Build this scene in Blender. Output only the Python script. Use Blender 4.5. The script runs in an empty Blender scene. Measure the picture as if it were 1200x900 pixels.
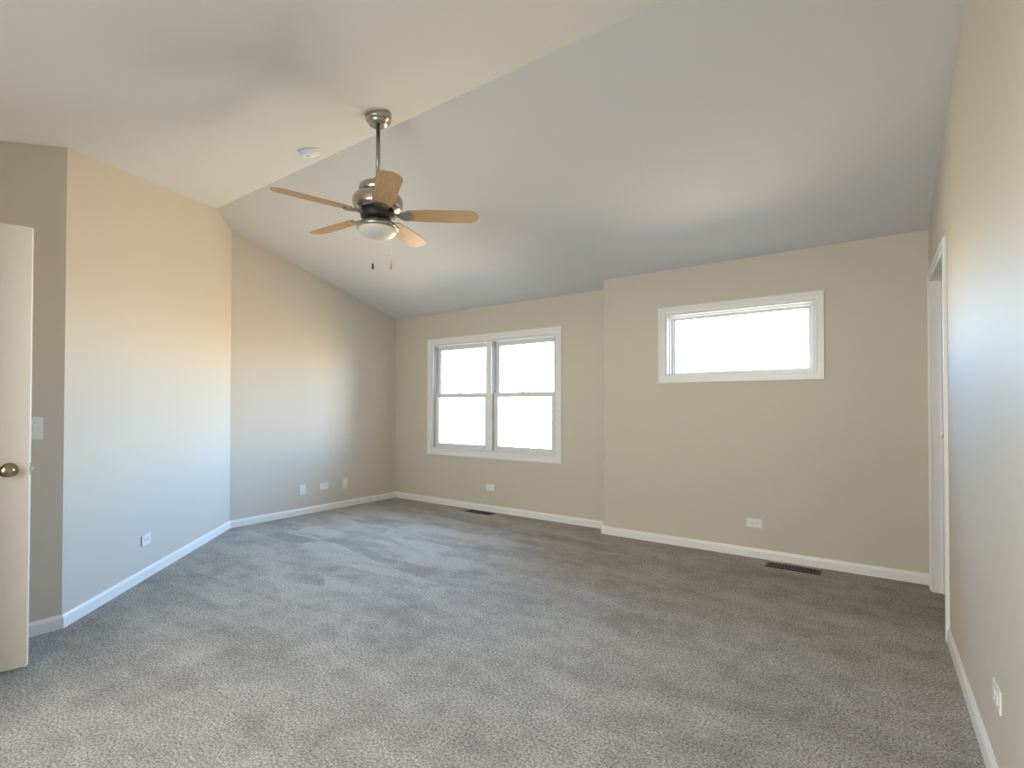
import bpy, bmesh, math
from mathutils import Vector, Matrix
from mathutils.geometry import tessellate_polygon
sc = bpy.context.scene
COL = sc.collection

# ------------------------------------------------------------------ camera
CAM_F, YAW, PITCH, ROLL, PX, PY, EYE = 598.574, 0.6198, 0.0121, 0.0018, 596.46, 469.95, 1.2
cam_data = bpy.data.cameras.new('camera')
cam = bpy.data.objects.new('camera', cam_data)
COL.objects.link(cam)
fw = Vector((-math.sin(YAW)*math.cos(PITCH), math.cos(YAW)*math.cos(PITCH), math.sin(PITCH)))
rt = Vector((math.cos(YAW), math.sin(YAW), 0))
up = rt.cross(fw)
cr, sr = math.cos(ROLL), math.sin(ROLL)
rt, up = cr*rt + sr*up, cr*up - sr*rt
M = Matrix((rt, up, -fw)).transposed().to_4x4()
M.translation = Vector((0, 0, EYE))
cam.matrix_world = M
cam_data.sensor_fit = 'HORIZONTAL'
cam_data.sensor_width = 36
cam_data.lens = CAM_F*36/1200
cam_data.shift_x = (600-PX)/1200
cam_data.shift_y = (PY-450)/1200
cam_data.clip_start = 0.02
sc.camera = cam

# ------------------------------------------------------------------ view, world
sc.view_settings.view_transform = 'Standard'
sc.view_settings.look = 'None'
sc.view_settings.gamma = 1
sc.view_settings.use_curve_mapping = False
sc.view_settings.exposure = 0.16
WORLD_STRENGTH = 31.0
# seen north through the windows: blue sky over sun-warmed land; south, behind the camera: pale sky over shaded land, shaped as fill through the added rear window
SKY_NORTH = [(0.0, (0.445, 0.36, 0.255)), (0.40, (0.465, 0.375, 0.265)), (0.485, (0.66, 0.57, 0.46)),
             (0.512, (0.86, 0.85, 0.82)), (0.555, (0.38, 0.65, 1.0)), (0.64, (0.31, 0.575, 1.0)), (0.80, (0.24, 0.38, 0.60)), (1.0, (0.18, 0.30, 0.48))]
SKY_SOUTH = [(0.0, (0.14, 0.155, 0.18)), (0.32, (0.16, 0.172, 0.19)), (0.43, (0.37, 0.36, 0.345)), (0.50, (0.60, 0.575, 0.54)), (0.565, (0.42, 0.405, 0.385)), (0.68, (0.60, 0.565, 0.53)), (1.0, (0.50, 0.48, 0.46))]
w = bpy.data.worlds.new('daylight')
sc.world = w
w.use_nodes = True
nt = w.node_tree
nt.nodes.clear()
tc = nt.nodes.new('ShaderNodeTexCoord')
sp = nt.nodes.new('ShaderNodeSeparateXYZ')
mr = nt.nodes.new('ShaderNodeMapRange')
mr.inputs['From Min'].default_value = -1
mr.inputs['From Max'].default_value = 1
ramps = []
for stops in (SKY_SOUTH, SKY_NORTH):
    rp = nt.nodes.new('ShaderNodeValToRGB')
    els = rp.color_ramp.elements
    while len(els) < len(stops):
        els.new(0.5)
    for e, (pos, c) in zip(els, stops):
        e.position = pos
        e.color = (*c, 1)
    nt.links.new(mr.outputs[0], rp.inputs[0])
    ramps.append(rp)
my = nt.nodes.new('ShaderNodeMapRange')
my.inputs['From Min'].default_value = -0.2
my.inputs['From Max'].default_value = 0.2
mixs = nt.nodes.new('ShaderNodeMix')
mixs.data_type = 'RGBA'
bg = nt.nodes.new('ShaderNodeBackground')
bg.inputs['Strength'].default_value = WORLD_STRENGTH
wo = nt.nodes.new('ShaderNodeOutputWorld')
nt.links.new(tc.outputs['Generated'], sp.inputs[0])
nt.links.new(sp.outputs['Z'], mr.inputs['Value'])
nt.links.new(sp.outputs['Y'], my.inputs['Value'])
nt.links.new(my.outputs[0], mixs.inputs[0])
nt.links.new(ramps[0].outputs[0], mixs.inputs[6])
nt.links.new(ramps[1].outputs[0], mixs.inputs[7])
nt.links.new(mixs.outputs[2], bg.inputs[0])
nt.links.new(bg.outputs[0], wo.inputs[0])
try:
    sc.cycles.max_bounces = 24
    sc.cycles.diffuse_bounces = 16
    sc.cycles.transparent_max_bounces = 16
    sc.cycles.sample_clamp_indirect = 10
    sc.cycles.use_denoising = True
except Exception:
    pass

# ------------------------------------------------------------------ room measures (metres)
XL, YL, YR, XR = -5.188, 4.667, 4.490, 0.3125      # left wall, window wall, forward part of window wall, right wall
XE = -2.105                                        # corner where the window wall steps forward
AX, AY, BY = -3.585, 0.857, 2.517                  # angled wall runs (AX,AY)-(XL,BY)
ZC, YRG, ZRG = 2.3696, 2.2514, 3.0282              # eaves height, ridge
SB = (ZRG-ZC)/(YL-YRG)
SN = 0.2948
YN, YFAR, XN = -0.12, -1.3, -2.58                  # near wall, rear wall, corner of the near wall
ZFLAT = ZRG-(YRG-YN)*SN
TH = 0.12
XS = 1.8                                           # far wall of the side room


def ceil_z(y):
    if y >= YRG:
        return ZRG-(y-YRG)*SB
    return max(ZFLAT, ZRG-(YRG-y)*SN)


# portals help daylight sampling through the two windows and the added rear one
def portal(loc, sx, sz, turn=-90):
    d = bpy.data.lights.new('window_daylight', 'AREA')
    d.shape = 'RECTANGLE'
    d.size, d.size_y = sx, sz
    d.cycles.is_portal = True
    o = bpy.data.objects.new('window_daylight', d)
    COL.objects.link(o)
    o.location = loc
    o.rotation_euler = (math.radians(turn), 0, 0)


portal((-3.615, YL+0.16, 1.33), 1.86, 1.36)
portal((-0.925, YR+0.16, 1.745), 1.2, 0.6)
W3 = (-2.42, 0.72, -0.30, 2.12)               # casing of the unseen window added behind the camera for fill light
portal(((W3[0]+W3[2])/2, YFAR-0.16, (W3[1]+W3[3])/2), W3[2]-W3[0]-0.1, W3[3]-W3[1]-0.1, 90)


# ------------------------------------------------------------------ materials
def new_mat(name):
    m = bpy.data.materials.new(name)
    m.use_nodes = True
    b = m.node_tree.nodes['Principled BSDF']
    return m, m.node_tree, b


def plain(name, col, rough=0.5, metal=0.0, spec=0.5, bump=0.0, scale=300.0, vary=0.0):
    m, t, b = new_mat(name)
    b.inputs['Base Color'].default_value = (*col, 1)
    b.inputs['Roughness'].default_value = rough
    b.inputs['Metallic'].default_value = metal
    b.inputs['Specular IOR Level'].default_value = spec
    if bump or vary:
        g = t.nodes.new('ShaderNodeNewGeometry')
        n = t.nodes.new('ShaderNodeTexNoise')
        n.inputs['Scale'].default_value = scale
        n.inputs['Detail'].default_value = 3
        t.links.new(g.outputs['Position'], n.inputs['Vector'])
        if bump:
            bp = t.nodes.new('ShaderNodeBump')
            bp.inputs['Strength'].default_value = bump
            bp.inputs['Distance'].default_value = 0.001
            t.links.new(n.outputs['Fac'], bp.inputs['Height'])
            t.links.new(bp.outputs['Normal'], b.inputs['Normal'])
        if vary:
            r = t.nodes.new('ShaderNodeMapRange')
            r.inputs['To Min'].default_value = 1-vary
            r.inputs['To Max'].default_value = 1+vary
            mx = t.nodes.new('ShaderNodeVectorMath')
            mx.operation = 'SCALE'
            mx.inputs[0].default_value = col
            t.links.new(n.outputs['Fac'], r.inputs['Value'])
            t.links.new(r.outputs[0], mx.inputs['Scale'])
            t.links.new(mx.outputs[0], b.inputs['Base Color'])
    return m


def carpet_mat():
    m, t, b = new_mat('grey_cut_pile_carpet')
    g = t.nodes.new('ShaderNodeNewGeometry')

    def noise(scale, detail, dist=0.0, vec=None, rough=0.5):
        n = t.nodes.new('ShaderNodeTexNoise')
        n.inputs['Scale'].default_value = scale
        n.inputs['Detail'].default_value = detail
        n.inputs['Distortion'].default_value = dist
        n.inputs['Roughness'].default_value = rough
        t.links.new(vec if vec else g.outputs['Position'], n.inputs['Vector'])
        return n
    fine = noise(105, 6, 0.0, None, 0.9)
    r1 = t.nodes.new('ShaderNodeValToRGB')
    r1.color_ramp.elements[0].position = 0.40
    r1.color_ramp.elements[0].color = (0.105, 0.099, 0.092, 1)
    r1.color_ramp.elements[1].position = 0.60
    r1.color_ramp.elements[1].color = (0.655, 0.622, 0.57, 1)
    t.links.new(fine.outputs['Fac'], r1.inputs[0])
    # vacuum and foot marks: the pile leans different ways in short strokes and patches
    mp = t.nodes.new('ShaderNodeMapping')
    mp.inputs['Rotation'].default_value = (0, 0, math.radians(-35))
    mp.inputs['Scale'].default_value = (1.0, 2.6, 1)
    t.links.new(g.outputs['Position'], mp.inputs['Vector'])
    broad = noise(1.3, 4, 0.25, mp.outputs['Vector'], 0.62)
    patch = noise(6.5, 5, 0.3, None, 0.68)
    ad = t.nodes.new('ShaderNodeMath')
    ad.operation = 'MULTIPLY_ADD'
    ad.inputs[1].default_value = 0.85
    t.links.new(patch.outputs['Fac'], ad.inputs[0])
    t.links.new(broad.outputs['Fac'], ad.inputs[2])
    # straight vacuum strokes in the far left of the room
    wob = t.nodes.new('ShaderNodeVectorMath')
    wob.operation = 'MULTIPLY_ADD'
    wob.inputs[1].default_value = (0.05, 0.05, 0)
    t.links.new(noise(3.0, 2).outputs['Color'], wob.inputs[0])
    t.links.new(g.outputs['Position'], wob.inputs[2])
    ms = t.nodes.new('ShaderNodeMapping')
    ms.inputs['Rotation'].default_value = (0, 0, math.radians(12))
    ms.inputs['Scale'].default_value = (1.3, 6.0, 1)
    t.links.new(wob.outputs[0], ms.inputs['Vector'])
    vo = t.nodes.new('ShaderNodeTexVoronoi')
    vo.feature = 'SMOOTH_F1'
    vo.inputs['Scale'].default_value = 1.0
    vo.inputs['Smoothness'].default_value = 0.08
    t.links.new(ms.outputs[0], vo.inputs['Vector'])
    sv = t.nodes.new('ShaderNodeSeparateXYZ')
    t.links.new(vo.outputs['Color'], sv.inputs[0])
    ds = t.nodes.new('ShaderNodeVectorMath')
    ds.operation = 'DISTANCE'
    ds.inputs[1].default_value = (-3.6, 3.2, 0)
    t.links.new(g.outputs['Position'], ds.inputs[0])
    mk = t.nodes.new('ShaderNodeMapRange')
    mk.interpolation_type = 'SMOOTHSTEP'
    mk.inputs['From Min'].default_value = 0.8
    mk.inputs['From Max'].default_value = 2.1
    mk.inputs['To Min'].default_value = 0.44
    mk.inputs['To Max'].default_value = 0.05
    t.links.new(ds.outputs['Value'], mk.inputs['Value'])
    ml = t.nodes.new('ShaderNodeMath')
    ml.operation = 'MULTIPLY'
    cen = t.nodes.new('ShaderNodeMath')
    cen.operation = 'SUBTRACT'
    cen.inputs[1].default_value = 0.42
    t.links.new(sv.outputs[0], cen.inputs[0])
    t.links.new(cen.outputs[0], ml.inputs[0])
    t.links.new(mk.outputs[0], ml.inputs[1])
    ad2 = t.nodes.new('ShaderNodeMath')
    ad2.operation = 'ADD'
    t.links.new(ad.outputs[0], ad2.inputs[0])
    t.links.new(ml.outputs[0], ad2.inputs[1])
    r2 = t.nodes.new('ShaderNodeMapRange')
    r2.inputs['From Min'].default_value = 0.72
    r2.inputs['From Max'].default_value = 1.13
    r2.inputs['To Min'].default_value = 0.80
    r2.inputs['To Max'].default_value = 1.17
    t.links.new(ad2.outputs[0], r2.inputs['Value'])
    mx = t.nodes.new('ShaderNodeVectorMath')
    mx.operation = 'SCALE'
    t.links.new(r1.outputs[0], mx.inputs[0])
    t.links.new(r2.outputs[0], mx.inputs['Scale'])
    t.links.new(mx.outputs[0], b.inputs['Base Color'])
    b.inputs['Roughness'].default_value = 0.95
    b.inputs['Specular IOR Level'].default_value = 0.1
    bp = t.nodes.new('ShaderNodeBump')
    bp.inputs['Strength'].default_value = 0.6
    bp.inputs['Distance'].default_value = 0.006
    t.links.new(fine.outputs['Fac'], bp.inputs['Height'])
    t.links.new(bp.outputs['Normal'], b.inputs['Normal'])
    return m


def wood_mat():
    m, t, b = new_mat('light_maple_blade')
    tcn = t.nodes.new('ShaderNodeTexCoord')
    mp = t.nodes.new('ShaderNodeMapping')
    mp.inputs['Scale'].default_value = (2.5, 40, 8)
    t.links.new(tcn.outputs['Object'], mp.inputs['Vector'])
    n = t.nodes.new('ShaderNodeTexNoise')
    n.inputs['Scale'].default_value = 3
    n.inputs['Detail'].default_value = 5
    t.links.new(mp.outputs[0], n.inputs['Vector'])
    r = t.nodes.new('ShaderNodeValToRGB')
    r.color_ramp.elements[0].position = 0.3
    r.color_ramp.elements[0].color = (0.44, 0.262, 0.112, 1)
    r.color_ramp.elements[1].position = 0.75
    r.color_ramp.elements[1].color = (0.61, 0.385, 0.18, 1)
    t.links.new(n.outputs['Fac'], r.inputs[0])
    t.links.new(r.outputs[0], b.inputs['Base Color'])
    b.inputs['Roughness'].default_value = 0.42
    return m


def glass_mat():
    m = bpy.data.materials.new('window_glass')
    m.use_nodes = True
    t = m.node_tree
    t.nodes.clear()
    out = t.nodes.new('ShaderNodeOutputMaterial')
    tr = t.nodes.new('ShaderNodeBsdfTransparent')
    tr.inputs['Color'].default_value = (0.97, 0.985, 0.98, 1)
    gl = t.nodes.new('ShaderNodeBsdfGlossy')
    gl.inputs['Roughness'].default_value = 0.02
    fr = t.nodes.new('ShaderNodeFresnel')
    fr.inputs['IOR'].default_value = 1.3
    mx = t.nodes.new('ShaderNodeMixShader')
    t.links.new(fr.outputs[0], mx.inputs[0])
    t.links.new(tr.outputs[0], mx.inputs[1])
    t.links.new(gl.outputs[0], mx.inputs[2])
    t.links.new(mx.outputs[0], out.inputs[0])
    return m


M_WALL = plain('beige_wall_paint', (0.632, 0.575, 0.485), 0.6, spec=0.3, bump=0.12, scale=220)
M_CEIL = plain('flat_white_ceiling_paint', (0.69, 0.692, 0.685), 0.9, spec=0.1, bump=0.2, scale=180)
M_TRIM = plain('white_trim_paint', (0.84, 0.83, 0.80), 0.35, bump=0.05, scale=90)
M_DOOR = plain('white_door_paint', (0.86, 0.795, 0.70), 0.38, bump=0.06, scale=70)
M_LINER = plain('grey_vinyl_jamb_liner', (0.40, 0.42, 0.42), 0.5)
M_SASH = plain('white_sash_vinyl', (0.74, 0.74, 0.73), 0.35)
M_PLATE = plain('white_cover_plate_plastic', (0.83, 0.82, 0.79), 0.3)
M_SLOT = plain('dark_slot', (0.03, 0.03, 0.03), 0.6)
M_NICKEL = plain('brushed_nickel', (0.47, 0.43, 0.375), 0.27, metal=1.0, vary=0.08, scale=60)
M_ROD = plain('satin_nickel_rod', (0.36, 0.33, 0.30), 0.38, metal=1.0)
M_DARK = plain('dark_bronze_gap', (0.05, 0.045, 0.04), 0.5, metal=0.6)
M_FROST = plain('frosted_white_glass', (0.74, 0.715, 0.64), 0.35)
M_FOBD = plain('dark_metal_fob', (0.09, 0.085, 0.08), 0.4, metal=0.7)
M_FOBW = plain('wooden_fob', (0.52, 0.40, 0.29), 0.5)
M_BRASS = plain('antique_nickel_knob', (0.42, 0.33, 0.22), 0.22, metal=1.0)
M_STEEL = plain('bright_steel', (0.72, 0.71, 0.68), 0.25, metal=1.0)
M_VENT = plain('brown_enamel_register', (0.032, 0.023, 0.017), 0.45, metal=0.2)
M_CARPET = carpet_mat()
M_WOOD = wood_mat()
M_GLASS = glass_mat()


# ------------------------------------------------------------------ mesh helpers
def add_box(bm, lo, hi, mat=None, bev=0.0):
    tmp = bmesh.new()
    bmesh.ops.create_cube(tmp, size=1)
    lo, hi = Vector(lo), Vector(hi)
    for v in tmp.verts:
        v.co = Vector(((v.co[i]+.5)*(hi[i]-lo[i])+lo[i]) for i in range(3))
    if bev:
        bmesh.ops.bevel(tmp, geom=tmp.edges[:], offset=bev, segments=2, affect='EDGES', profile=0.6)
    merge(bm, tmp, mat)


def merge(bm, tmp, mat=None):
    if mat is not None:
        bmesh.ops.transform(tmp, matrix=mat, verts=tmp.verts)
    vm = {}
    for v in tmp.verts:
        vm[v] = bm.verts.new(v.co)
    for f in tmp.faces:
        try:
            nf = bm.faces.new([vm[v] for v in f.verts])
            nf.smooth = f.smooth
        except ValueError:
            pass
    tmp.free()


def add_lathe(bm, prof, seg=48, mat=None, caps=True):
    """prof: list of (r, z) turned about Z"""
    tmp = bmesh.new()
    rings = []
    for r, z in prof:
        if r < 1e-5:
            rings.append([tmp.verts.new((0, 0, z))])
        else:
            rings.append([tmp.verts.new((r*math.cos(2*math.pi*i/seg), r*math.sin(2*math.pi*i/seg), z)) for i in range(seg)])
    for a, b in zip(rings, rings[1:]):
        for i in range(seg):
            j = (i+1) % seg
            if len(a) == 1 and len(b) == 1:
                continue
            if len(a) == 1:
                f = tmp.faces.new((a[0], b[i], b[j]))
            elif len(b) == 1:
                f = tmp.faces.new((a[i], b[0], a[j]))
            else:
                f = tmp.faces.new((a[i], b[i], b[j], a[j]))
            f.smooth = True
    if caps:
        for ring in (rings[0], rings[-1]):
            if len(ring) > 1:
                tmp.faces.new(ring)
    merge(bm, tmp, mat)


def add_prism(bm, poly, z0, ztop, mat=None):
    """vertical prism over a plan polygon; ztop is a number or a function of (x, y)"""
    lo = [bm.verts.new((x, y, z0)) for x, y in poly]
    hi = [bm.verts.new((x, y, ztop(x, y) if callable(ztop) else ztop)) for x, y in poly]
    n = len(poly)
    tri = tessellate_polygon([[Vector((x, y, 0)) for x, y in poly]])
    for t in tri:
        bm.faces.new([lo[i] for i in t])
        bm.faces.new([hi[i] for i in t])
    for i in range(n):
        j = (i+1) % n
        bm.faces.new((lo[i], lo[j], hi[j], hi[i]))


def add_panel(bm, outer, holes, to3d, th):
    """flat slab with holes: 2D loops, to3d(a, b, depth)"""
    loops = [outer]+holes
    pts = [p for l in loops for p in l]
    tri = tessellate_polygon([[Vector((a, b, 0)) for a, b in l] for l in loops])
    F = [bm.verts.new(to3d(a, b, 0)) for a, b in pts]
    B = [bm.verts.new(to3d(a, b, th)) for a, b in pts]
    for t in tri:
        bm.faces.new([F[i] for i in t])
        bm.faces.new([B[i] for i in t])
    k = 0
    for l in loops:
        n = len(l)
        for i in range(n):
            j = (i+1) % n
            bm.faces.new((F[k+i], F[k+j], B[k+j], B[k+i]))
        k += n


def rect(a0, b0, a1, b1):
    return [(a0, b0), (a1, b0), (a1, b1), (a0, b1)]


def add_frame(bm, o, i, to3d, th):
    add_panel(bm, rect(*o), [rect(*i)], to3d, th)


def add_tube(bm, a, b, r, seg=12, mat=None):
    a, b = Vector(a), Vector(b)
    d = b-a
    q = Vector((0, 0, 1)).rotation_difference(d.normalized()).to_matrix().to_4x4()
    q.translation = a
    add_lathe(bm, [(r, 0), (r, d.length)], seg, (mat @ q) if mat else q)


def obj(name, bm, mat, parent=None, smooth=False, bevel=0.0):
    bmesh.ops.remove_doubles(bm, verts=bm.verts, dist=1e-6)
    bmesh.ops.recalc_face_normals(bm, faces=bm.faces)
    me = bpy.data.meshes.new(name)
    bm.to_mesh(me)
    bm.free()
    me.materials.append(mat)
    o = bpy.data.objects.new(name, me)
    COL.objects.link(o)
    if parent:
        o.parent = parent
    if bevel:
        md = o.modifiers.new('bevel', 'BEVEL')
        md.width = bevel
        md.segments = 2
        md.limit_method = 'ANGLE'
        md.angle_limit = math.radians(50)
    return o


def structure(o):
    o['kind'] = 'structure'
    return o


def tag(o, label, cat, group=None):
    o['label'] = label
    o['category'] = cat
    if group:
        o['group'] = group
    return o


def empty(name, loc=(0, 0, 0), rot=None):
    o = bpy.data.objects.new(name, None)
    o.empty_display_size = 0.1
    COL.objects.link(o)
    o.location = loc
    if rot:
        o.rotation_euler = rot
    return o


# ------------------------------------------------------------------ room shell
W1 = (-4.588, 0.61, -2.650, 2.049)           # outer casing of the twin window (x0, z0, x1, z1)
W2 = (-1.5585, 1.4165, -0.2975, 2.0815)      # outer casing of the high window
C1, C2 = 0.068, 0.060                        # casing widths
H1 = (W1[0]+C1, W1[1]+C1, W1[2]-C1, W1[3]-C1)
H2 = (W2[0]+C2, W2[1]+C2, W2[2]-C2, W2[3]-C2)

bm = bmesh.new()
add_box(bm, (XL-TH, YFAR-TH, -0.15), (XS+TH, YL+TH, 0))
structure(obj('floor', bm, M_CARPET))

bm = bmesh.new()
prof = [(YFAR-TH, ZFLAT), (YN, ZFLAT), (YRG, ZRG), (YL+TH, ZRG-(YL+TH-YRG)*SB)]
lo = [[bm.verts.new((x, y, z)) for y, z in prof] for x in (XL-TH, XS+TH)]
hi = [[bm.verts.new((x, y, z+0.12)) for y, z in prof] for x in (XL-TH, XS+TH)]
for i in range(3):
    bm.faces.new((lo[0][i], lo[0][i+1], lo[1][i+1], lo[1][i]))
    bm.faces.new((hi[0][i], hi[0][i+1], hi[1][i+1], hi[1][i]))
    for s in (0, 1):
        bm.faces.new((lo[s][i], lo[s][i+1], hi[s][i+1], hi[s][i]))
for i in (0, 3):
    bm.faces.new((lo[0][i], lo[1][i], hi[1][i], hi[0][i]))
structure(obj('ceiling', bm, M_CEIL))

cz = lambda x, y: ceil_z(y)
bm = bmesh.new()                                             # far left wall
add_prism(bm, [(XL, BY), (XL, YL), (XL-TH, YL), (XL-TH, BY+0.05)], 0, cz)
structure(obj('wall_left', bm, M_WALL))
bm = bmesh.new()                                             # 45 degree wall
tt = (YRG-AY)/(BY-AY)
RX = AX+tt*(XL-AX)
nx, ny = -TH*0.6946, -TH*0.7194
add_prism(bm, [(AX, AY), (RX, YRG), (XL, BY), (XL-TH, BY+0.05), (XL-TH, BY), (RX+nx*1.3, YRG), (AX-TH, AY-0.05)], 0, cz)
structure(obj('wall_left_angled', bm, M_WALL))
bm = bmesh.new()                                             # short wall with the light switch
add_prism(bm, [(AX, YFAR), (AX, YN), (AX, AY), (AX-TH, AY-0.05), (AX-TH, YN), (AX-TH, YFAR)], 0, cz)
structure(obj('wall_left_near', bm, M_WALL))

bm = bmesh.new()                                             # window wall, left part
add_panel(bm, [(XL-TH, 0), (XE+0.1, 0), (XE+0.1, ZC), (XL-TH, ZC)], [rect(*H1)], lambda a, b, d: (a, YL+d, b), TH)
structure(obj('wall_back_left', bm, M_WALL))

bm = bmesh.new()                                             # window wall, part standing forward, rounded corner
RB = 0.02
arc = [(XE+RB-RB*math.cos(t), YR+RB-RB*math.sin(t)) for t in [math.radians(a) for a in (0, 15, 30, 45, 60, 75, 90)]]
ret = [(XE, YL)]+arc+[(XE+0.10, YR), (XE+0.10, YL)]
add_prism(bm, ret, 0, cz)
ZT = ceil_z(YR)
add_panel(bm, [(XE+0.10, 0), (XS+TH, 0), (XS+TH, ZT), (XE+0.10, ZT)], [rect(*H2)],
          lambda a, b, d: (a, YR+d, b if b < ZT-1e-4 else ceil_z(YR+d)), YL-YR)
structure(obj('wall_back_right', bm, M_WALL))

DY0, DY1, DZ = 3.510, 4.326, 2.030                           # clear doorway in the right wall
JB = 0.018
bm = bmesh.new()
out = [(YFAR-TH, 0), (DY0-JB, 0), (DY0-JB, DZ+JB), (DY1+JB, DZ+JB), (DY1+JB, 0), (YR, 0), (YR, ceil_z(YR)),
       (YRG, ZRG), (YN, ZFLAT), (YFAR-TH, ZFLAT)]
add_panel(bm, out, [], lambda a, b, d: (XR+d, a, b), TH)
structure(obj('wall_right', bm, M_WALL))

HX0, HX1 = -3.463, -2.652                                    # doorway with the open door
bm = bmesh.new()
add_panel(bm, [(AX, 0), (HX0-JB, 0), (HX0-JB, DZ+JB), (HX1+JB, DZ+JB), (HX1+JB, 0), (XN, 0), (XN, ZFLAT), (AX, ZFLAT)], [],
          lambda a, b, d: (a, YN-d, b), TH)
structure(obj('wall_near', bm, M_WALL))
bm = bmesh.new()
add_prism(bm, [(XN-0.05, YFAR), (XN, YFAR), (XN, YN-TH), (XN-0.05, YN-TH)], 0, ZFLAT)
structure(obj('wall_near_return', bm, M_WALL))
bm = bmesh.new()
H3 = (W3[0]+C2, W3[1]+C2, W3[2]-C2, W3[3]-C2)
add_panel(bm, [(AX-TH, 0), (XR, 0), (XR, ZFLAT), (AX-TH, ZFLAT)], [rect(*H3)], lambda a, b, d: (a, YFAR-d, b), TH)
structure(obj('wall_rear', bm, M_WALL))
bm = bmesh.new()                                             # side room beyond the right doorway
add_prism(bm, [(XS, 2.7), (XS+TH, 2.7), (XS+TH, YR), (XS, YR)], 0, cz)
structure(obj('wall_side_room_far', bm, M_WALL))
bm = bmesh.new()
add_prism(bm, [(XR+TH, 2.7-TH), (XS+TH, 2.7-TH), (XS+TH, 2.7), (XR+TH, 2.7)], 0, cz)
structure(obj('wall_side_room_near', bm, M_WALL))


# ------------------------------------------------------------------ baseboards (interior on the right of the path)
BH, BT = 0.074, 0.013
BPROF = [(0, 0), (BT, 0), (BT, BH-0.022), (BT*0.8, BH-0.012), (BT*0.5, BH-0.006), (BT*0.4, BH), (0, BH)]


def baseboards(path, names):
    P = [Vector(p) for p in path]
    segs = []
    for a, b in zip(P, P[1:]):
        d = (b-a).normalized()
        segs.append((d, Vector((d.y, -d.x))))
    mit = []
    for i in range(len(P)):
        if i == 0:
            mit.append(segs[0][1])
        elif i == len(P)-1:
            mit.append(segs[-1][1])
        else:
            n0, n1 = segs[i-1][1], segs[i][1]
            m = (n0+n1).normalized()
            mit.append(m/m.dot(n0))
    for i, name in enumerate(names):
        if not name:
            continue
        b = bmesh.new()
        R = []
        for p, m in ((P[i], mit[i]), (P[i+1], mit[i+1])):
            R.append([b.verts.new((p.x+m.x*t, p.y+m.y*t, z)) for t, z in BPROF])
        n = len(BPROF)
        for k in range(n):
            j = (k+1) % n
            b.faces.new((R[0][k], R[0][j], R[1][j], R[1][k]))
        b.faces.new(R[0])
        b.faces.new(R[1])
        structure(obj(name, b, M_TRIM))


CW = 0.058
baseboards([(AX, YN), (AX, AY), (XL, BY), (XL, YL), (XE, YL), (XE, YR), (XR-0.0005, YR)],
           ['baseboard_left_near', 'baseboard_left_angled', 'baseboard_left', 'baseboard_back_left', 'baseboard_back_return', 'baseboard_back_right'])
baseboards([(XR, DY0-CW), (XR, YFAR), (XN, YFAR), (XN, YN), (HX1+CW, YN)],
           ['baseboard_right', 'baseboard_rear', 'baseboard_near_return', None])


# ------------------------------------------------------------------ door trim
def casing_set(parent, a0, a1, zt, to3d, depth_jamb):
    """door casing and jamb around clear opening a0..a1; to3d(a, z, out) with out>0 into the room"""
    bm = bmesh.new()
    o = [(a0-CW, 0), (a0, 0), (a0, zt), (a1, zt), (a1, 0), (a1+CW, 0), (a1+CW, zt+CW), (a0-CW, zt+CW)]
    add_panel(bm, o, [], lambda a, b, d: to3d(a, b, 0.011-d), 0.011)
    o2 = [(a0-CW, 0), (a0-CW+0.026, 0), (a0-CW+0.026, zt+CW-0.026), (a1+CW-0.026, zt+CW-0.026), (a1+CW-0.026, 0), (a1+CW, 0),
          (a1+CW, zt+CW), (a0-CW, zt+CW)]
    add_panel(bm, o2, [], lambda a, b, d: to3d(a, b, 0.017-d), 0.006)
    obj('casing', bm, M_TRIM, parent, bevel=0.002)
    bm = bmesh.new()
    o = [(a0-JB, 0), (a0, 0), (a0, zt), (a1, zt), (a1, 0), (a1+JB, 0), (a1+JB, zt+JB), (a0-JB, zt+JB)]
    add_panel(bm, o, [], lambda a, b, d: to3d(a, b, -d), depth_jamb)
    obj('jamb', bm, M_TRIM, parent)
    bm = bmesh.new()
    o = [(a0, 0), (a0+0.011, 0), (a0+0.011, zt-0.011), (a1-0.011, zt-0.011), (a1-0.011, 0), (a1, 0), (a1, zt), (a0, zt)]
    add_panel(bm, o, [], lambda a, b, d: to3d(a, b, -0.045-d), 0.035)
    obj('door_stop', bm, M_TRIM, parent)


t1 = structure(empty('trim_1', (XR, (DY0+DY1)/2, 0)))
off = t1.location
casing_set(t1, DY0, DY1, DZ, lambda a, z, o: (XR-o-off.x, a-off.y, z), TH)
bm = bmesh.new()                                              # strike plate with its curved lip
add_box(bm, (0.006, DY0-0.0-off.y, 1.095), (0.040, DY0+0.0015-off.y, 1.095), bev=0.0006)
add_box(bm, (-0.0225, DY0-off.y, 1.042), (0.008, DY0+0.0018-off.y, 1.078), bev=0.0006)
add_box(bm, (-0.0235, DY0-0.008-off.y, 1.042), (-0.0205, DY0+0.0018-off.y, 1.078), bev=0.0006)
obj('strike_plate', bm, M_NICKEL, t1)
t2 = structure(empty('trim_2', ((HX0+HX1)/2, YN, 0)))
off2 = t2.location
casing_set(t2, HX0, HX1, DZ, lambda a, z, o: (a-off2.x, YN+o-off2.y, z), TH)

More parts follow.
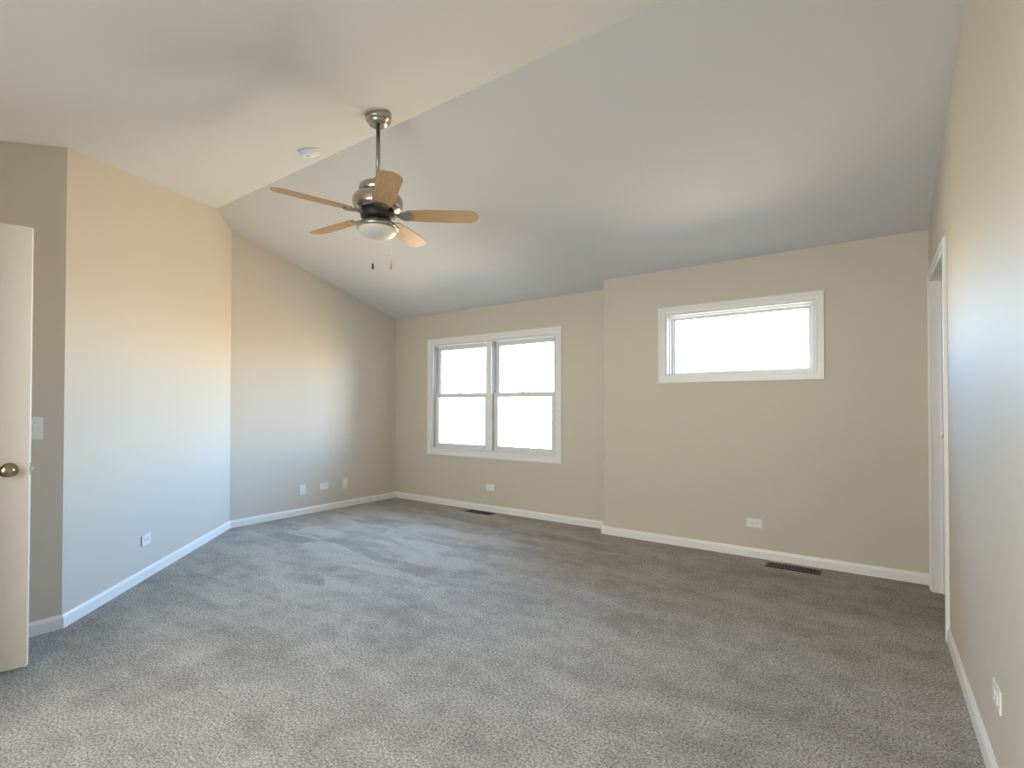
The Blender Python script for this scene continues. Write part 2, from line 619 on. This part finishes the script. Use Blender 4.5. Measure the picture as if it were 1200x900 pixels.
# ------------------------------------------------------------------ open door at the left edge
DA = math.radians(20.4)
door = structure(empty('door_1', (-3.4625, -0.112, 0.0)))
door.rotation_euler = (0, 0, math.pi/2-DA)                    # local +x from hinge to free edge, local -y towards the camera
DWID, DTH, DTOP = 0.806, 0.035, 2.024
bm = bmesh.new()
add_box(bm, (0, -DTH, 0.014), (DWID, 0, DTOP), bev=0.002)
obj('door_leaf', bm, M_DOOR, door)
KZ, KX = 0.913, DWID-0.066
for s in (-1, 1):
    base = -DTH if s < 0 else 0.0
    K = Matrix.Translation((KX, base, KZ)) @ Matrix.Rotation(math.radians(90 if s < 0 else -90), 4, 'X')
    bm = bmesh.new()
    add_lathe(bm, [(0.0, 0.0), (0.031, 0.0), (0.032, 0.003), (0.029, 0.007), (0.015, 0.010), (0.011, 0.016), (0.0105, 0.030),
                   (0.014, 0.036), (0.022, 0.041), (0.0265, 0.048), (0.0275, 0.055), (0.025, 0.062), (0.018, 0.066), (0.008, 0.0675), (0, 0.068)], 40, K)
    obj('door_knob', bm, M_BRASS, door)
bm = bmesh.new()
add_box(bm, (DWID-0.001, -0.030, KZ-0.028), (DWID+0.0012, -0.005, KZ+0.028), bev=0.0005)
add_box(bm, (DWID, -0.024, KZ-0.009), (DWID+0.011, -0.011, KZ+0.009), bev=0.002)
obj('latch_bolt', bm, M_STEEL, door)
for z in (0.22, 1.02, 1.82):
    bm = bmesh.new()
    add_tube(bm, (0.0, 0.006, z-0.045), (0.0, 0.006, z+0.045), 0.006)
    add_box(bm, (0.0, 0.0, z-0.044), (0.032, 0.0015, z+0.044))
    obj('hinge', bm, M_BRASS, door)


# ------------------------------------------------------------------ windows
def win_casing(parent, W, c, to3d):
    bm = bmesh.new()
    add_frame(bm, W, (W[0]+c, W[1]+c, W[2]-c, W[3]-c), lambda a, b, d: to3d(a, b, -0.012+d), 0.012)
    add_frame(bm, W, (W[0]+0.026, W[1]+0.026, W[2]-0.026, W[3]-0.026), lambda a, b, d: to3d(a, b, -0.018+d), 0.006)
    add_frame(bm, (W[0]+c-0.014, W[1]+c-0.014, W[2]-c+0.014, W[3]-c+0.014), (W[0]+c, W[1]+c, W[2]-c, W[3]-c),
              lambda a, b, d: to3d(a, b, -0.016+d), 0.004)
    obj('casing', bm, M_TRIM, parent, bevel=0.0015)


def sash(name, parent, o, stile, top, bottom, y0, y1, mat, to3d):
    bm = bmesh.new()
    i = (o[0]+stile, o[1]+bottom, o[2]-stile, o[3]-top)
    add_frame(bm, o, i, lambda a, b, d: to3d(a, b, y0+d), y1-y0)
    k = 0.008                                                # glazing bead, set back
    add_frame(bm, i, (i[0]+k, i[1]+k, i[2]-k, i[3]-k), lambda a, b, d: to3d(a, b, y0+0.010+d), y1-y0-0.016)
    s = obj(name, bm, mat, parent, bevel=0.0015)
    bm = bmesh.new()
    ym = (y0+y1)/2
    g = (i[0]+k*.5, i[1]+k*.5, i[2]-k*.5, i[3]-k*.5)
    add_panel(bm, rect(*g), [], lambda a, b, d: to3d(a, b, ym-0.002+d), 0.004)
    obj('pane', bm, M_GLASS, s)
    return s


win1 = structure(empty('window_1', ((W1[0]+W1[2])/2, YL, W1[1])))
o1 = win1.location.copy()
T1 = lambda a, b, d: (a-o1.x, YL+d-o1.y, b-o1.z)
win_casing(win1, W1, C1, T1)
FJ = 0.020                                                    # wooden jamb, outer frame
MX, MH = -3.614, 0.036
bm = bmesh.new()
add_frame(bm, H1, (H1[0]+FJ, H1[1]+FJ, H1[2]-FJ, H1[3]-FJ), T1, TH)
obj('frame', bm, M_SASH, win1)
bm = bmesh.new()
add_box(bm, T1(MX-MH, H1[1]+FJ, 0.0), T1(MX+MH, H1[3]-FJ, TH), bev=0.001)
add_box(bm, T1(MX-MH-0.004, H1[1]+FJ, -0.008), T1(MX+MH+0.004, H1[3]-FJ, 0.004), bev=0.002)
obj('mullion', bm, M_TRIM, win1)
zmid = 1.342
for side, (xa, xb) in enumerate(((H1[0]+FJ, MX-MH), (MX+MH, H1[2]-FJ))):
    z0, z1 = H1[1]+FJ, H1[3]-FJ
    for xs in ((xa, xa+0.012), (xb-0.012, xb)):
        bm = bmesh.new()
        add_box(bm, T1(xs[0], z0, 0.018), T1(xs[1], z1, 0.112))
        obj('jamb_liner', bm, M_LINER, win1)
    xa2, xb2 = xa+0.009, xb-0.009
    sash('upper_sash', win1, (xa2+0.0035, zmid-0.024, xb2-0.0035, z1-0.002), 0.041, 0.046, 0.044, 0.070, 0.100, M_SASH, T1)
    s = sash('lower_sash', win1, (xa2+0.0035, z0+0.001, xb2-0.0035, zmid+0.024), 0.041, 0.044, 0.048, 0.030, 0.062, M_SASH, T1)
    xm = (xa+xb)/2 - 0.01
    bm = bmesh.new()
    add_lathe(bm, [(0.0, 0), (0.017, 0), (0.017, 0.006), (0.013, 0.011), (0, 0.012)], 20, Matrix.Translation(T1(xm, zmid+0.024, 0.046)))
    add_box(bm, T1(xm-0.030, zmid+0.024, 0.040), T1(xm+0.030, zmid+0.028, 0.056), bev=0.001)
    add_box(bm, T1(xm-0.005, zmid+0.029, 0.022), T1(xm+0.022, zmid+0.037, 0.040), bev=0.002)
    obj('sash_lock', bm, M_ROD, s)

win2 = structure(empty('window_2', ((W2[0]+W2[2])/2, YR, W2[1])))
o2 = win2.location.copy()
T2 = lambda a, b, d: (a-o2.x, YR+d-o2.y, b-o2.z)
win_casing(win2, W2, C2, T2)
bm = bmesh.new()
F2 = (H2[0]+0.014, H2[1]+0.014, H2[2]-0.014, H2[3]-0.014)
add_frame(bm, H2, F2, T2, YL-YR)
obj('frame', bm, M_SASH, win2)
bm = bmesh.new()
add_frame(bm, F2, (F2[0]+0.010, F2[1]+0.006, F2[2]-0.010, F2[3]-0.010), lambda a, b, d: T2(a, b, 0.050+d), 0.05)
obj('stop_bead', bm, M_SASH, win2, bevel=0.001)
sash('sash', win2, (F2[0]+0.0008, F2[1]+0.0008, F2[2]-0.0008, F2[3]-0.0008), 0.030, 0.022, 0.014, 0.100, 0.135, M_SASH, T2)

fill_win = structure(empty('added_fill_window', ((W3[0]+W3[2])/2, YFAR, W3[1])))  # unseen rear window, added to even out the daylight in the room
o3 = fill_win.location.copy()
T3 = lambda a, b, d: (a-o3.x, YFAR-d-o3.y, b-o3.z)
win_casing(fill_win, W3, C2, T3)
bm = bmesh.new()
F3 = (H3[0]+0.016, H3[1]+0.016, H3[2]-0.016, H3[3]-0.016)
add_frame(bm, H3, F3, T3, TH)
obj('frame', bm, M_SASH, fill_win)
mx3 = (F3[0]+F3[2])/2
for xa, xb in ((F3[0]+0.001, mx3), (mx3, F3[2]-0.001)):
    sash('sash', fill_win, (xa, F3[1]+0.001, xb, F3[3]-0.001), 0.032, 0.032, 0.032, 0.060, 0.095, M_SASH, T3)


# ------------------------------------------------------------------ wall plates
def plate_bm(wd, ht):
    b = bmesh.new()
    add_box(b, (-wd/2, -0.006, -ht/2), (wd/2, 0, ht/2), bev=0.0025)
    return b


def outlet(loc, ang, label, group, horizontal=True):
    """duplex outlet; local -y points into the room"""
    r = empty('electrical_outlet', loc, (0, 0, ang))
    tag(r, label, 'outlet', group)
    wd, ht = (0.116, 0.072) if horizontal else (0.072, 0.116)
    obj('cover_plate', plate_bm(wd, ht), M_PLATE, r)
    for s in (-1, 1):
        c = Vector((s*0.020, 0, 0)) if horizontal else Vector((0, 0, s*0.020))
        b = bmesh.new()
        hw, hh = (0.0135, 0.0165) if horizontal else (0.0165, 0.0135)
        add_box(b, (c.x-hw, -0.0085, c.z-hh), (c.x+hw, -0.005, c.z+hh), bev=0.0015)
        q = obj('receptacle', b, M_PLATE, r)
        for k in (-1, 1):
            b = bmesh.new()
            if horizontal:
                add_box(b, (c.x-0.002, -0.0089, k*0.0062-0.001), (c.x+0.006, -0.0083, k*0.0062+0.001))
            else:
                add_box(b, (k*0.0062-0.001, -0.0089, c.z-0.002), (k*0.0062+0.001, -0.0083, c.z+0.006))
            obj('slot', b, M_SLOT, q)
    b = bmesh.new()
    add_lathe(b, [(0, 0), (0.003, 0), (0.0028, 0.001), (0, 0.0014)], 12, Matrix.Translation((0, -0.006, 0)) @ Matrix.Rotation(math.radians(90), 4, 'X'))
    obj('screw', b, M_STEEL, r)
    return r


def jack(loc, ang, label, group):
    r = empty('wall_jack', loc, (0, 0, ang))
    tag(r, label, 'wall jack', group)
    obj('cover_plate', plate_bm(0.072, 0.116), M_PLATE, r)
    b = bmesh.new()
    add_box(b, (-0.010, -0.009, -0.010), (0.010, -0.005, 0.010), bev=0.001)
    obj('jack_socket', b, M_PLATE, r)
    for z in (-0.042, 0.042):
        b = bmesh.new()
        add_lathe(b, [(0, 0), (0.003, 0), (0.0028, 0.001), (0, 0.0014)], 12, Matrix.Translation((0, -0.006, z)) @ Matrix.Rotation(math.radians(90), 4, 'X'))
        obj('screw', b, M_STEEL, r)
    return r


G_OUT = 'white outlets low on the beige walls'
LEFT_A = math.pi/2            # local -y -> +x
RIGHT_A = -math.pi/2          # local -y -> -x
nA = Vector((0.6946, 0.7194))
ANG_A = math.atan2(nA.x, -nA.y)
outlet((-3.588, YL, 0.279), 0, 'white horizontal outlet low on the wall under the twin double-hung window', G_OUT)
outlet((-0.782, YR, 0.275), 0, 'white horizontal outlet below the high wide window, above the brown floor register', G_OUT)
outlet((XR, 2.198, 0.300), RIGHT_A, 'white outlet on the right wall above its baseboard, seen at a sharp slant', G_OUT)
pa = Vector((-4.152, 1.444))
pa = Vector((AX, AY)) + (pa-Vector((AX, AY))).dot(Vector((XL-AX, BY-AY)).normalized())*Vector((XL-AX, BY-AY)).normalized()
outlet((pa.x, pa.y, 0.270), ANG_A, 'white horizontal outlet low on the angled wall nearest the open door', G_OUT)
outlet((XL, 3.582, 0.283), LEFT_A, 'white horizontal outlet in the middle of three plates on the left wall', G_OUT)
jack((XL, 3.310, 0.275), LEFT_A, 'white upright wall plate farthest from the room corner, of three on the left wall', 'white upright wall plates on the left wall')
jack((XL, 3.869, 0.278), LEFT_A, 'white upright wall plate nearest the room corner, of three on the left wall', 'white upright wall plates on the left wall')

sw = empty('light_switch', (AX, 0.734, 1.083), (0, 0, LEFT_A))
tag(sw, 'white toggle light switch plate on the short wall just behind the open door', 'light switch')
obj('cover_plate', plate_bm(0.072, 0.118), M_PLATE, sw)
b = bmesh.new()
add_box(b, (-0.005, -0.0075, -0.012), (0.005, -0.0055, 0.012), bev=0.0005)
add_box(b, (-0.004, -0.018, 0.000), (0.004, -0.006, 0.009), bev=0.0015)
obj('toggle', b, M_PLATE, sw)
for z in (-0.030, 0.030):
    b = bmesh.new()
    add_lathe(b, [(0, 0), (0.003, 0), (0.0028, 0.001), (0, 0.0014)], 12, Matrix.Translation((0, -0.006, z)) @ Matrix.Rotation(math.radians(90), 4, 'X'))
    obj('screw', b, M_STEEL, sw)


# ------------------------------------------------------------------ floor registers
def register(x0, x1, y0, y1, label):
    r = empty('floor_register', ((x0+x1)/2, (y0+y1)/2, 0))
    tag(r, label, 'floor vent', 'brown floor registers along the window wall')
    hx, hy = (x1-x0)/2, (y1-y0)/2
    b = bmesh.new()
    add_frame(b, (-hx, -hy, hx, hy), (-hx+0.018, -hy+0.018, hx-0.018, hy-0.018), lambda a, c, d: (a, c, 0.006-d), 0.006)
    obj('frame', b, M_VENT, r, bevel=0.002)
    n = 14
    b = bmesh.new()
    for i in range(n):
        x = -hx+0.018+(i+0.5)*(2*hx-0.036)/n
        add_box(b, (x-0.0045, -hy+0.016, 0.0005), (x+0.0045, hy-0.016, 0.0045))
    add_box(b, (-hx+0.016, -0.004, 0.0005), (hx-0.016, 0.004, 0.0052))
    obj('grille', b, M_VENT, r)
    b = bmesh.new()
    add_box(b, (-hx+0.015, -hy+0.015, 0.0002), (hx-0.015, hy-0.015, 0.0008))
    obj('damper', b, M_SLOT, r)


register(-3.84, -3.475, 4.505, 4.615, 'brown metal floor register in the carpet under the twin double-hung window')
register(-0.675, -0.315, 4.285, 4.405, 'brown metal floor register in the carpet under the high wide window')

# ------------------------------------------------------------------ smoke detector
sx, sy = -3.165, 2.055
sm = empty('smoke_detector', (sx, sy, ceil_z(sy)))
SLN = math.atan(SN)
sm.rotation_euler = (SLN, 0, 0)
tag(sm, 'round white smoke detector on the sloped ceiling left of the fan', 'smoke detector')
b = bmesh.new()
add_lathe(b, [(0, 0), (0.072, 0), (0.072, -0.008), (0.070, -0.010), (0, -0.010)], 48)
obj('mounting_plate', b, M_PLATE, sm)
b = bmesh.new()
add_lathe(b, [(0, -0.010), (0.066, -0.010), (0.066, -0.020), (0.062, -0.030), (0.048, -0.036), (0.046, -0.034), (0.030, -0.034), (0.028, -0.038), (0, -0.039)], 48)
obj('sensor_body', b, M_PLATE, sm)

# ------------------------------------------------------------------ ceiling fan
FX, FY, FZ = -2.418, 2.028, 2.330
fan = empty('ceiling_fan', (FX, FY, ceil_z(FY)))
tag(fan, 'brushed nickel ceiling fan with five light wooden blades and a white glass bowl', 'ceiling fan')
zf = lambda z: z-ceil_z(FY)
b = bmesh.new()
add_lathe(b, [(0.077, zf(2.985)), (0.078, zf(2.968)), (0.077, zf(2.945)), (0.074, zf(2.925)), (0.070, zf(2.918)), (0.061, zf(2.914)), (0.059, zf(2.905)), (0.054, zf(2.896)), (0.040, zf(2.893)), (0.022, zf(2.892)), (0, zf(2.892))], 56, caps=False)
for v in b.verts:                                             # cut the top to the ceiling slope
    if v.co.z > zf(2.98):
        v.co.z = SN*v.co.y
obj('canopy', b, M_NICKEL, fan)
b = bmesh.new()
add_lathe(b, [(0, zf(2.90)), (0.0125, zf(2.90)), (0.0125, zf(2.56)), (0, zf(2.56))], 24)
obj('downrod', b, M_ROD, fan)
b = bmesh.new()
add_lathe(b, [(0, zf(2.575)), (0.024, zf(2.575)), (0.028, zf(2.568)), (0.030, zf(2.545)), (0.066, zf(2.541)), (0.094, zf(2.534)), (0.107, zf(2.524)),
              (0.111, zf(2.508)), (0.111, zf(2.492)), (0.105, zf(2.484)), (0.105, zf(2.477)), (0.122, zf(2.471)), (0.139, zf(2.458)), (0.147, zf(2.440)), (0.148, zf(2.424)),
              (0.143, zf(2.408)), (0.143, zf(2.401)), (0.136, zf(2.386)), (0.122, zf(2.376)), (0.114, zf(2.373)), (0, zf(2.373))], 64)
mh = obj('motor_housing', b, M_NICKEL, fan)
b = bmesh.new()
for k in range(14):                                           # vent slots round the housing
    a = 2*math.pi*k/14
    add_box(b, (0.1035, -0.016, zf(2.4775)), (0.1085, 0.016, zf(2.4835)), Matrix.Rotation(a, 4, 'Z'))
obj('vent_slots', b, M_DARK, mh)
b = bmesh.new()
add_lathe(b, [(0, zf(2.374)), (0.094, zf(2.374)), (0.100, zf(2.368)), (0.100, zf(2.336)), (0.092, zf(2.328)), (0.060, zf(2.322)), (0, zf(2.322))], 48)
obj('flywheel', b, M_DARK, fan)
b = bmesh.new()
add_lathe(b, [(0, zf(2.323)), (0.068, zf(2.323)), (0.072, zf(2.314)), (0.094, zf(2.308)), (0.102, zf(2.300)), (0.103, zf(2.295)), (0.117, zf(2.290)), (0.124, zf(2.281)),
              (0.125, zf(2.272)), (0.120, zf(2.265)), (0.116, zf(2.263)), (0, zf(2.263))], 64)
kit = obj('light_kit', b, M_NICKEL, fan)
b = bmesh.new()
pr = [(0.113, zf(2.2625))]
for i in range(1, 13):
    a = math.radians(90*i/12)
    pr.append((0.113*math.cos(a), zf(2.260)-0.050*math.sin(a)))
add_lathe(b, pr, 56, caps=False)
obj('glass_bowl', b, M_FROST, kit)
for v, (du, dv, ms) in enumerate(((-0.057, 0.108, M_FOBD), (0.055, 0.110, M_FOBW))):
    c = rt*du+Vector((-math.sin(YAW), math.cos(YAW), 0))*dv
    b = bmesh.new()
    add_tube(b, (c.x, c.y, zf(2.266)), (c.x, c.y, zf(2.092)), 0.0011, 8)
    for k in range(22):
        bmesh.ops.create_uvsphere(b, u_segments=6, v_segments=4, radius=0.0019, matrix=Matrix.Translation((c.x, c.y, zf(2.262-k*0.0078))))
    ch = obj('pull_chain', b, M_STEEL, fan)
    b = bmesh.new()
    add_lathe(b, [(0, 0), (0.004, -0.001), (0.0062, -0.008), (0.0082, -0.026), (0.0070, -0.036), (0, -0.040)], 16, Matrix.Translation((c.x, c.y, zf(2.093))))
    f = obj('chain_fob', b, ms, ch)
    f['label'] = ('dark metal' if v == 0 else 'pale wooden')+' fob at the end of the pull chain'

R0, R1, BW = 0.170, 0.606, 0.128
PITCH_B = math.radians(11.5)


def blade_mesh():
    b = bmesh.new()
    half = []
    n0 = 0.056
    half.append((R0, n0*0.70))
    half.append((R0+0.012, n0*0.95))
    half.append((R0+0.10, BW/2*0.96))
    half.append((R0+0.24, BW/2))
    half.append((R1-0.075, BW/2))
    for a in (15, 30, 45, 60, 75):
        t = math.radians(a)
        half.append((R1-0.060+0.050*math.sin(t), BW/2-0.042+0.042*math.cos(t)))
    half.append((R1-0.004, 0.016))
    half.append((R1, 0.0))
    out = half+[(x, -y) for x, y in reversed(half[:-1])]
    add_prism(b, out, -0.003, 0.003)
    return b


def iron_mesh():
    b = bmesh.new()
    # flat tongue under the blade and an arm back to the flywheel
    tongue = [(R0-0.045, 0.016), (R0-0.030, 0.034), (R0-0.008, 0.046), (R0+0.016, 0.046), (R0+0.030, 0.034), (R0+0.040, 0.012), (R0+0.042, 0.0)]
    out = tongue+[(x, -y) for x, y in reversed(tongue[:-1])]
    add_prism(b, out, -0.0085, -0.0032)
    arm = [(0.096, 0.014), (0.125, 0.011), (R0-0.044, 0.013), (R0-0.040, 0.016)]
    out = arm+[(x, -y) for x, y in reversed(arm)]
    add_prism(b, out, -0.0085, 0.004)
    for px, py in ((R0+0.014, 0.026), (R0+0.014, -0.026), (R0+0.024, 0.0)):
        add_lathe(b, [(0, -0.0085), (0.0045, -0.0085), (0.004, -0.0105), (0, -0.011)], 12, Matrix.Translation((px, py, 0)))
    return b


blade0 = obj('blade', blade_mesh(), M_WOOD, fan, bevel=0.0012)
iron0 = obj('blade_iron', iron_mesh(), M_ROD, blade0)
for k in range(5):
    if k == 0:
        bl, ir = blade0, iron0
    else:
        bl = blade0.copy()
        COL.objects.link(bl)
        ir = iron0.copy()
        COL.objects.link(ir)
        ir.parent = bl
    bl.parent = fan
    a = YAW+0.050+k*2*math.pi/5
    bl.location = (0, 0, zf(2.352))
    # clockwise edge (seen from above) stands higher
    bl.rotation_euler = (Matrix.Rotation(a, 3, 'Z') @ Matrix.Rotation(-PITCH_B, 3, 'X')).to_euler()
